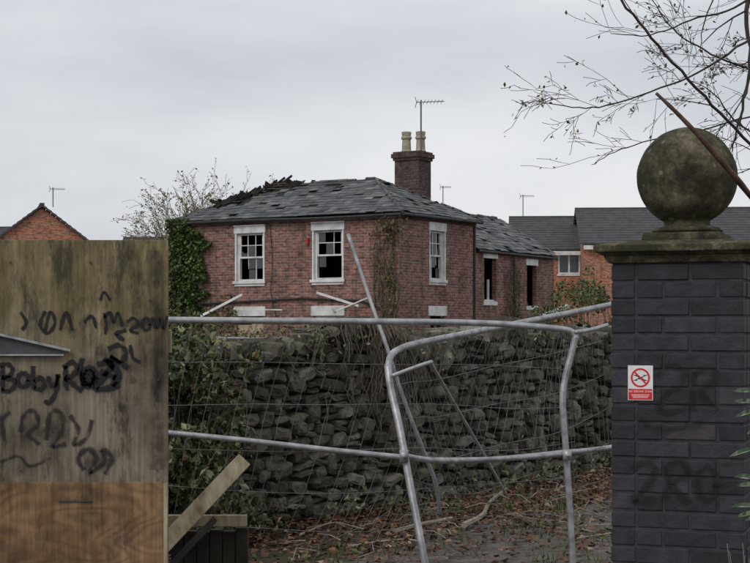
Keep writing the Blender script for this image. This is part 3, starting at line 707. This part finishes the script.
# ================================================================== GATE PIER
pe=empty('gate_pier',(1.365,7.0,0),math.radians(-20)); w2=.278
pb=MB(); pb.box(-w2+.005,w2-.005,-w2+.005,w2-.005,0,1.888); pb.make('mortar_core',['piercore'],pe)
bk=MB(); ch_=.075
for r in range(25):
    z0=r*ch_+.012; z1=z0+.065
    A=r%2==0
    for side in range(4):
        Mr=Matrix.Rotation(side*math.pi/2,4,'Z')
        full=(side%2==0)==A
        if full: segs=[(-w2,-w2+.1025),(-w2+.113,-w2+.329),(-w2+.3395,w2)]
        else: segs=[(-w2+.112,-w2+.217),(-w2+.2275,w2-.1135)]
        for (xa,xb) in segs:
            j=[U(-.002,.002) for _ in range(5)]
            bk.box(xa+j[3],xb+j[4],-w2+j[0],-w2+.1,z0+j[1],z1+j[2],0,Mr)
bk.make('bricks',['pier'],pe,bevel=.0045)
cpb=MB()
def frust(w0,w1,z0,z1):
    b=len(cpb.v); cpb.v+=[(-w0,-w0,z0),(w0,-w0,z0),(w0,w0,z0),(-w0,w0,z0),(-w1,-w1,z1),(w1,-w1,z1),(w1,w1,z1),(-w1,w1,z1)]
    for q in ((0,3,2,1),(4,5,6,7),(0,1,5,4),(1,2,6,5),(2,3,7,6),(3,0,4,7)): cpb.f.append(tuple(b+i for i in q)); cpb.m.append(0)
frust(w2+.012,w2+.03,1.884,1.915); frust(w2+.03,w2+.055,1.915,1.93); frust(w2+.065,w2+.065,1.93,1.962); frust(w2+.055,w2-.06,1.962,1.985)
frust(.17,.165,1.985,2.02)
cpb.make('cap_stone',['cap'],pe,bevel=.006)
bm=MB(); prof=[(.13,2.02),(.155,2.03),(.14,2.045),(.10,2.055)]
cz=2.268; rb=.217
prof+=[(rb*math.sin(a),cz-rb*math.cos(a)) for a in [math.pi*(i/40) for i in range(6,40)]]+[(.004,cz+rb)]
bm.lathe(prof,(0,0,0),56)
for i,vv in enumerate(bm.v):
    q=Vector(vv); 
    if q.z>2.06: dd=(q-Vector((0,0,cz))); bm.v[i]=tuple(Vector((0,0,cz))+dd*(1+.014*noise.noise(q*7)+.008*noise.noise(q*22)))
bm.make('ball_finial',['cap'],pe,smooth=True)
def pier_uv(px,py,off=.004):
    n=Vector((math.sin(math.radians(-20)),-math.cos(math.radians(-20)),0)); c0=Vector((1.365,7,0))+n*(w2+off)
    d=P(px,py,1)-Vector((0,0,CZ)); cam=Vector((0,0,CZ)); t=(c0-cam).dot(n)/d.dot(n); return cam+d*t
S4=[([(656,376),(668,366),(684,372),(680,386),(664,396),(660,410),(676,412),(690,404)],8),([(694,372),(692,392),(694,412)],8),([(694,374),(710,368),(716,380),(700,392),(718,410)],8),
 ([(632,470),(646,462),(656,470),(648,486),(634,500),(656,500)],9),([(664,466),(668,486),(662,502)],9),([(664,470),(680,462),(688,474),(672,484),(690,504)],9),(circ(707,484,10,16),9),
 ([(640,420),(660,430),(700,424)],7)]
ribbons('spray_tag',S4,lambda p:pier_uv(p.x,p.y,.0035),'spraypier',gr,1.25)
sc=pier_uv(640.5,383,.004); sg=empty('no_drone_sign',sc,math.radians(-20))
sw2,sh2=.0535,.074
b1=MB(); b1.box(-sw2,sw2,-.003,0,-sh2,sh2); b1.make('plate',['signwhite'],sg,bevel=.001)
b2=MB(); 
for i in range(32):
    a=i/32*2*math.pi;b=(i+1)/32*2*math.pi
    b2.face([(.041*math.cos(a),-.0036,.022+.041*math.sin(a)),(.041*math.cos(b),-.0036,.022+.041*math.sin(b)),(.033*math.cos(b),-.0036,.022+.033*math.sin(b)),(.033*math.cos(a),-.0036,.022+.033*math.sin(a))])
b2.beam((-.026,-.0038,.048),(.026,-.0038,-.004),.007,.0006); b2.box(-sw2+.003,sw2-.003,-.0036,-.003,-sh2+.003,-.025)
b2.make('red_markings',['signred'],sg)
b3=MB(); b3.box(-.009,.009,-.0034,-.003,.016,.026); b3.beam((-.022,-.0033,.032),(.022,-.0033,.012),.003,.0005); b3.beam((-.022,-.0033,.012),(.022,-.0033,.032),.003,.0005)
for x in (-.021,.021):
    for z in (.033,.011): b3.box(x-.008,x+.008,-.0034,-.003,z-.0015,z+.0015)
b3.make('drone_icon',['signblack'],sg)
cu=bpy.data.curves.new('text','FONT'); cu.body='NO DRONE ZONE'; cu.size=.0125; cu.align_x='CENTER'; cu.extrude=.0003
to=bpy.data.objects.new('lettering',cu); scene.collection.objects.link(to); to.parent=sg; to.location=(0,-.0040,-.040); to.rotation_euler=(math.pi/2,0,0); cu.materials.append(M['signwhite'])
b4=MB()
for k,z in enumerate((-.050,-.056,-.062)): b4.box(-.04+.004*k,.04-.004*k,-.0042,-.0036,z-.0012,z+.0012)
b4.make('small_print',['signwhite'],sg)

# ================================================================== GROUND
gm,nt,b=newmat('leafy_earth'); v=mapping(nt,'Object',(1,1,1))
n=noisetex(nt,v,5,10,.7); r=ramp(nt,[(.3,(.022,.015,.011)),(.5,(.06,.04,.027)),(.65,(.10,.066,.045)),(.8,(.15,.12,.085))]); nt.links.new(n.outputs[0],r.inputs[0])
n2=noisetex(nt,v,.6,8,.65); r2=ramp(nt,[(.5,(0,0,0)),(.6,(.8,.8,.8))]); nt.links.new(n2.outputs[0],r2.inputs[0])
cc=mixc(nt,r2.outputs[0],r.outputs[0],(.05,.055,.022)); nt.links.new(cc,b.inputs['Base Color']); b.inputs['Roughness'].default_value=.95
n3=noisetex(nt,v,30,6); addbump(nt,b,n3.outputs[0],.8,.03); M['ground']=gm
M['track']=nmat('worn_track',[(.3,(.045,.036,.029)),(.5,(.10,.085,.072)),(.7,(.17,.15,.13))],4,.92,.7,.03,detail=10)
g=MB(); 
g.face([(-600,-50,0),(600,-50,0),(600,1200,0),(-600,1200,0)]); g.make('ground',['ground'])
tk=MB()
for i in range(40):
    s0=-9+i*1.0; s1=s0+1.0
    f=lambda s,k: WMx@Vector((s,(-1.35 if k==0 else -3.6)+.35*noise.noise(Vector((s*.7,k*7,0))),.005))
    tk.face([f(s0,1),f(s1,1),f(s1,0),f(s0,0)])
tk.make('path',['track'])
lt=MB()
for i in range(24000):
    s=U(-4,11); y=-abs(random.gauss(0,1.2)) if R()<.65 else U(-5,0)
    q=WMx@Vector((s,y-.05,0))
    if q.y<6.5: continue
    nz=noise.noise(Vector((q.x*1.1,q.y*1.1,4)))+.5*noise.noise(Vector((q.x*4,q.y*4,9)))
    if nz<.0 and R()<.65: continue
    if y<-1.5 and R()<.4: continue
    lt.leaf((q.x,q.y,.015+U(0,.03)),U(.035,.085),0,flat=.8,asp=.75)
lt.make('fallen_leaves',['litter'])
gs=MB()
for i in range(9000):
    s=U(-4,11); y=U(-4.5,-.1); q=WMx@Vector((s,y,0))
    d=noise.noise(Vector((q.x*1.1,q.y*1.1,8)))
    if d<.1: continue
    h=U(.04,.13); a=U(0,6.28); dx=math.cos(a)*.006; dy=math.sin(a)*.006; lx=U(-.05,.05);ly=U(-.05,.05)
    gs.face([(q.x-dx,q.y-dy,0),(q.x+dx,q.y+dy,0),(q.x+lx,q.y+ly,h)])
    if R()<.3: gs.leaf((q.x,q.y,U(.03,.12)),U(.03,.07),0,flat=.5)
gs.make('grass',['grass'])
sk=MB()
def gp(px,py):
    d=CZ*F/(py-HY); return P(px,py,d)
def stick(pp,r):
    q=[gp(*p)+Vector((0,0,.03+r)) for p in pp]; q=smoothpts(q,4); sk.tube(q,[r*(1-.5*i/len(q))*U(.85,1.15) for i in range(len(q))],6)
stick([(395,538),(420,531),(452,524)],.02); stick([(464,532),(482,522),(490,508),(507,494)],.024); stick([(350,552),(400,545),(440,550)],.010); stick([(300,540),(330,528),(345,531)],.009)
for i in range(130):
    q=WMx@Vector((U(-2,9),U(-2.5,-.1),.03)); a=U(0,6.28); l=U(.1,.5); sk.tube([q,q+Vector((math.cos(a)*l*.5,math.sin(a)*l*.5,U(0,.06))),q+Vector((math.cos(a+.3)*l,math.sin(a+.3)*l,U(0,.06)))],[.006,.004,.003],4)
sk.make('fallen_sticks',['palestick'])

# ================================================================== VEGETATION
def bush(name,blobs,n,size,mat,stems=None,asp=.6,stemr=.008,thr=-.12):
    e=empty(name); l=MB(); s=MB()
    tot=sum(b[1][0]*b[1][1]*b[1][2] for b in blobs)
    for c,rad in blobs:
        c=Vector(c); k=int(n*rad[0]*rad[1]*rad[2]/tot)
        for i in range(k):
            d=Vector((random.gauss(0,1),random.gauss(0,1),random.gauss(0,1))).normalized()*(R()**.45)
            p=c+Vector((d.x*rad[0],d.y*rad[1],d.z*rad[2]))
            if noise.noise(p*(1.6/max(.3,rad[0])))<thr: continue
            l.leaf(p,size*U(.5,1.35),0,asp=asp)
        for i in range(stems or 6):
            q=c+Vector((U(-.3,.3)*rad[0],U(-.3,.3)*rad[1],-c.z)) ; t=c+Vector((U(-1,1)*rad[0],U(-1,1)*rad[1],U(.2,1.2)*rad[2]))
            m_=q.lerp(t,.5)+Vector((U(-.1,.1),U(-.1,.1),0)); s.tube(smoothpts([q,m_,t],4),[stemr*(1-.09*i) for i in range(9)],4)
    l.make('leaves',[mat],e); s.make('stems',['vine'],e); return e
def WP(s,y,z): return WMx@Vector((s,y,z))
bl=[(WP(-1.4,-.25,1.25),(.42,.3,.34)),(WP(-1.1,-.2,.9),(.42,.28,.42)),(WP(-.78,-.15,1.25),(.32,.2,.26)),(WP(-1.5,-.35,.5),(.45,.35,.45)),(WP(-2,-.3,1.0),(.5,.3,.6)),
    (WP(-.55,-.12,.75),(.22,.15,.3)),(WP(-.9,.1,1.5),(.45,.2,.12)),(WP(-.9,-.2,.25),(.45,.25,.25))]
bush('bramble_bush',bl,8500,.07,'bramble',9,.7,.006,-.05)
vi=MB(); vl=MB()
for k in range(85):
    s=1.75+random.gauss(0,.42); z=hs(s)+.08; pts=[WP(s,.1,z),WP(s+.02,-.1,z+.02)]
    x=s; zz=z; 
    for q in range(int(U(3,9))):
        zz-=U(.08,.16); x+=U(-.07,.1); pts.append(WP(x,-.1-U(0,.09),max(.03,zz)))
    vi.tube(pts,[.0045]*len(pts),4)
for k in range(40):
    s=U(-.6,8); z=hs(s)+.05; pts=[WP(s,0,z)]
    for q in range(int(U(2,5))): z-=U(.04,.12); s+=U(-.06,.06); pts.append(WP(s,-.1-U(0,.05),z))
    vi.tube(pts,[.003]*len(pts),4)
    if R()<.4:
        for p in pts:
            for q in range(3): vl.leaf(p+Vector((U(-.07,.07),U(-.07,.0),U(-.07,.07))),U(.03,.06))
for k in range(100):
    s=U(-1.3,3.2) if R()<.7 else U(3,8); z=hs(s)-.05; p=WP(s,U(.1,.5),z); q=p+Vector((U(-.12,.12),U(-.1,.1),U(.06,.24))); vi.tube(smoothpts([p,p.lerp(q,.5)+Vector((U(-.03,.03),0,.02)),q],3),[.003,.003,.0025,.002,.002,.0015,.001],3)
    for t in range(3):
        if R()<.5: vl.leaf(p.lerp(q,U(.3,1))+Vector((U(-.03,.03),U(-.03,.03),0)),U(.025,.05))
for k in range(1100):
    s=random.choice([U(-.6,1.0),U(2.6,9)]); t=noise.noise(Vector((s*2.2,1,1))); 
    if t<.12: continue
    vl.leaf(WP(s,-.06-U(0,.08),hs(s)+random.gauss(.02,.05)-U(0,.12)),U(.03,.06))
for k in range(1200):
    s=U(-.5,8.5); z=abs(random.gauss(0,.14)); 
    if noise.noise(Vector((s*1.7,5,1)))<-.05: continue
    vl.leaf(WP(s,-.12-U(0,.25),z),U(.03,.08))
for k in range(420):
    s=U(-.5,8.5); z=U(.1,1.4)
    if noise.noise(Vector((s*1.9,z*2.6,12)))<.33: continue
    vl.leaf(WP(s,-.09-U(0,.06),z),U(.03,.05))
wv=empty('wall_creeper'); vi.make('stems',['vine'],wv); vl.make('leaves',['bramble'],wv)
bs=[]
for (px,py,d,w,h) in ((222,335,32,1.0,.5),(262,338,31,.9,.3),(300,338,30,1.0,.5),(195,330,34,1.2,.7),(325,338,32,.8,.5),(345,342,33,1.1,.4),(400,343,34,1.2,.4),(450,342,34,1.3,.35),(500,340,34,1.2,.35)):
    p=P(px,py,d); bs.append(((p.x,p.y,p.z-h*.3),(w,.6,h)))
bush('scrub',bs,6000,.11,'scrub',16,.5,.012)
bush('green_shrub',[((P(575,300,41)),(.75,.6,.55)),((P(600,312,40)),(.9,.7,.8)),((P(548,318,41)),(.6,.5,.4)),(P(625,308,40),(.9,.6,.9)),(P(590,276,41),(.3,.3,.35)),(P(558,292,41),(.3,.3,.3))],5200,.11,'ivy',8,.5,.015,.0)
dtm=MB()
for i in range(12000):
    a=U(-75,75); base=150+12*noise.noise(Vector((a*.1,0,0)))
    h=3.2+2.2*noise.noise(Vector((a*.12,3,0)))+1.2*noise.noise(Vector((a*.5,7,0)))
    dtm.leaf((a,base+U(-1.5,1.5),U(0,1)**.8*h),U(.5,1.0),0)
dtm.make('distant_trees',['scrub'])

def grow(mb,lm,p,d,L,r,depth,leafp,leafs,spread=.7,droop=0.0,nseg=4,minr=.0015):
    p=Vector(p); d=Vector(d).normalized(); pts=[p.copy()]; rad=[r]
    for i in range(nseg):
        d=(d+Vector((U(-1,1),U(-1,1),U(-1,1)))*.2+Vector((0,0,-droop))).normalized()
        p=p+d*(L/nseg); pts.append(p.copy()); rad.append(max(minr,r*(1-.55*(i+1)/nseg)))
        if depth>0:
            for c in range(2 if R()<.35 else 1):
                if R()<.2: continue
                e=(d+Vector((U(-1,1),U(-1,1),U(-1,1)))*spread).normalized()
                grow(mb,lm,p,e,L*U(.4,.72),rad[-1]*.62,depth-1,leafp,leafs,spread,droop,nseg,minr)
        if depth<=1 and R()<leafp: lm.leaf(p+Vector((U(-1,1),U(-1,1),U(-1,1)))*leafs*.7,leafs*U(.6,1.2),0)
    mb.tube(pts,rad,5 if r>.012 else 3)
e=empty('bare_birch_tree'); tb=MB(); tl=MB()
for (px,h) in ((203,6.3),(186,5.7),(222,6.0),(212,5.6),(194,6.0),(175,5.0)):
    b0=Vector((PX(px,56),56+U(-.5,.5),0)); tb.tube([b0,b0+Vector((.05,0,h*.62))],[.08,.03],7)
    for k in range(11): grow(tb,tl,b0+Vector((.04,0,h*(.4+.022*k))),(U(-.6,.6),U(-.5,.5),1),h*.31,.024,3,.55,.11,.6,nseg=3,minr=.007)
tb.make('branches',['twigpale'],e); tl.make('leaves',['yleaf'],e)

e=empty('overhanging_tree'); tb=MB(); tl=MB()
tb.tube(smoothpts([(2.75,9.6,0),(2.7,9.6,1.6),(2.5,9.5,2.9),(2.42,9.4,3.6),(2.4,9.3,4.8)],4),[.14-.0045*i for i in range(17)],10)
def limb(pp,r0,r1,sub=5,tw=1.0,leafp=.2,L=.42,dep=2,prob=.55):
    q=smoothpts([P(*a) for a in pp],sub); k=len(q)
    for i in range(k): q[i]=q[i]+Vector((U(-1,1),0,U(-1,1)))*r0*.7
    rad=[r0+(r1-r0)*i/(k-1) for i in range(k)]; tb.tube(q,rad,6)
    for i in range(1,k):
        d=(q[i]-q[i-1]).normalized()
        if R()<prob*tw:
            grow(tb,tl,q[i],(d+Vector((U(-1,1),U(-1,1),U(-1,1)))*.7),L*U(.4,1.2),rad[i]*.5,dep,leafp,.028,.7,.02,3,.0016)
limb([(790,200,9.3),(750,145,8.9),(705,97,8.6),(658,45,8.4),(622,0,8.3),(600,-40,8.2)],.009,.006,6,.35,dep=1)
limb([(775,20,9.3),(745,42,9.0),(700,72,8.8),(650,92,8.7),(600,107,8.6),(565,106,8.6),(530,101,8.6)],.008,.0018,5,.8,L=.3)
limb([(772,-20,9.3),(735,8,9.1),(690,20,9.0),(650,35,8.9),(610,34,8.9)],.008,.002,5,.6,L=.3,dep=1)
limb([(780,110,9.4),(745,118,9.2),(700,130,9.1),(650,140,9.0),(615,152,9.0),(592,165,9.0)],.006,.0018,5,.8,L=.3,dep=1)
limb([(778,70,9.4),(740,66,9.2),(705,50,9.1),(672,28,9.0),(650,-5,9.0)],.007,.0025,5,.9,L=.35)
limb([(780,150,9.4),(735,120,9.2),(715,95,9.1),(690,80,9.1)],.006,.002,5,.9,L=.3)
limb([(760,-60,9.4),(748,0,9.3),(749,60,9.2),(742,110,9.1),(730,150,9.1)],.018,.004,5,.9,L=.4)
limb([(760,-60,9.0),(725,-20,9.0),(705,20,9.0),(700,50,9.0)],.007,.002,5,.9,L=.3)
tb.make('branches',['bark'],e); tl.make('leaves',['scrub'],e)
e=MB(); q=smoothpts([P(656,93,6.35),P(675,111,6.35),P(700,137,6.36),P(722,162,6.4),P(748,193,6.5),P(800,262,6.9),P(850,420,7.2),P(860,700,7.3)],6)
e.tube(q,[(.0065+.006*min(1,i/16))*U(.9,1.1) for i in range(len(q))],8); e.make('broken_branch',['barkred'],smooth=True)
e=empty('laurel_plant'); l=MB(); s=MB()
def longleaf(p,d,L,w):
    p=Vector(p);d=Vector(d).normalized(); sd=d.cross(Vector((0,1,0.3))).normalized(); n=6; up=Vector((0,0,1))
    for k in (-1,1):
        prev=None
        for i in range(n+1):
            t=i/n; c=p+d*L*t-up*(L*.25*t*t); ww=w*math.sin(math.pi*min(1,t*.97+.02))**.7
            cur=(c,c+sd*ww*k-Vector((0,.004,-.006)))
            if prev: l.face([prev[0],cur[0],cur[1],prev[1]])
            prev=cur
for k in range(7):
    px=768+U(-4,22); top=P(px,U(375,470),6.05); s.tube(smoothpts([(top.x+.1,6.2,0),(top.x+.06,6.15,.6),top],4),[.006]*9,5)
    for i in range(9):
        z=top-Vector((0,0,U(0,.55))); longleaf(z,(U(-1,.6),U(-.5,.5),U(-.2,.5)),U(.06,.10),U(.008,.014))
for (px,py) in ((756,393),(757,405),(756,412),(755,450),(756,480),(757,487),(756,508),(757,514)):
    longleaf(P(px,py,6.0),(-1,U(-.2,.2),U(-.1,.4)),U(.07,.10),.010)
l.make('leaves',['laurel'],e); s.make('stems',['vine'],e)
e=MB()
for k in range(14):
    a=P(U(728,765),600,6.2); a.z=0; b=P(U(722,765),U(535,562),6.1); e.tube([a,(a+b)/2+Vector((U(-.02,.02),0,0)),b],[.004,.003,.0015],4)
e.make('dead_stalks',['palestick'])

# ================================================================== LIGHT, SKY, CAMERA
w=bpy.data.worlds.new('World'); scene.world=w; w.use_nodes=True; nt=w.node_tree; nt.nodes.clear()
out=nt.nodes.new('ShaderNodeOutputWorld'); sky=nt.nodes.new('ShaderNodeTexSky'); sky.sky_type='NISHITA'; sky.sun_disc=False
EL=math.radians(42); AZ=math.radians(215)
sky.sun_elevation=EL; sky.sun_rotation=AZ; sky.air_density=1.5; sky.dust_density=3
b1=nt.nodes.new('ShaderNodeBackground'); b1.inputs[1].default_value=.06; nt.links.new(sky.outputs[0],b1.inputs[0])
tc=nt.nodes.new('ShaderNodeTexCoord'); mp=nt.nodes.new('ShaderNodeMapping'); mp.inputs['Scale'].default_value=(1,1,3.2); mp.inputs['Location'].default_value=(.4,0,.3)
nt.links.new(tc.outputs['Generated'],mp.inputs[0])
n=noisetex(nt,mp.outputs[0],3.2,5,.5); r=ramp(nt,[(.34,(.64,.67,.73)),(.5,(.76,.785,.83)),(.66,(.88,.895,.925))]); nt.links.new(n.outputs[0],r.inputs[0])
b2=nt.nodes.new('ShaderNodeBackground'); nt.links.new(r.outputs[0],b2.inputs[0]); b2.inputs[1].default_value=.98
mx=nt.nodes.new('ShaderNodeMixShader'); mx.inputs[0].default_value=.9; nt.links.new(b1.outputs[0],mx.inputs[1]); nt.links.new(b2.outputs[0],mx.inputs[2]); nt.links.new(mx.outputs[0],out.inputs[0])
sd=bpy.data.lights.new('sun','SUN'); sd.energy=1.1; sd.angle=math.radians(25); sd.color=(1,.97,.93)
so_=bpy.data.objects.new('sun',sd); scene.collection.objects.link(so_)
dirv=Vector((math.sin(AZ)*math.cos(EL),math.cos(AZ)*math.cos(EL),math.sin(EL)))
so_.rotation_euler=dirv.to_track_quat('Z','Y').to_euler()
cam=bpy.data.cameras.new('camera'); co_=bpy.data.objects.new('camera',cam); scene.collection.objects.link(co_); scene.camera=co_
co_.location=(0,0,CZ); co_.rotation_euler=(math.pi/2,0,0); cam.sensor_width=36; cam.lens=36*F/750; cam.shift_y=(HY-281.5)/750
cam.clip_end=3000; cam.clip_start=.1
scene.view_settings.view_transform='Standard'; scene.view_settings.look='None'; scene.view_settings.exposure=0
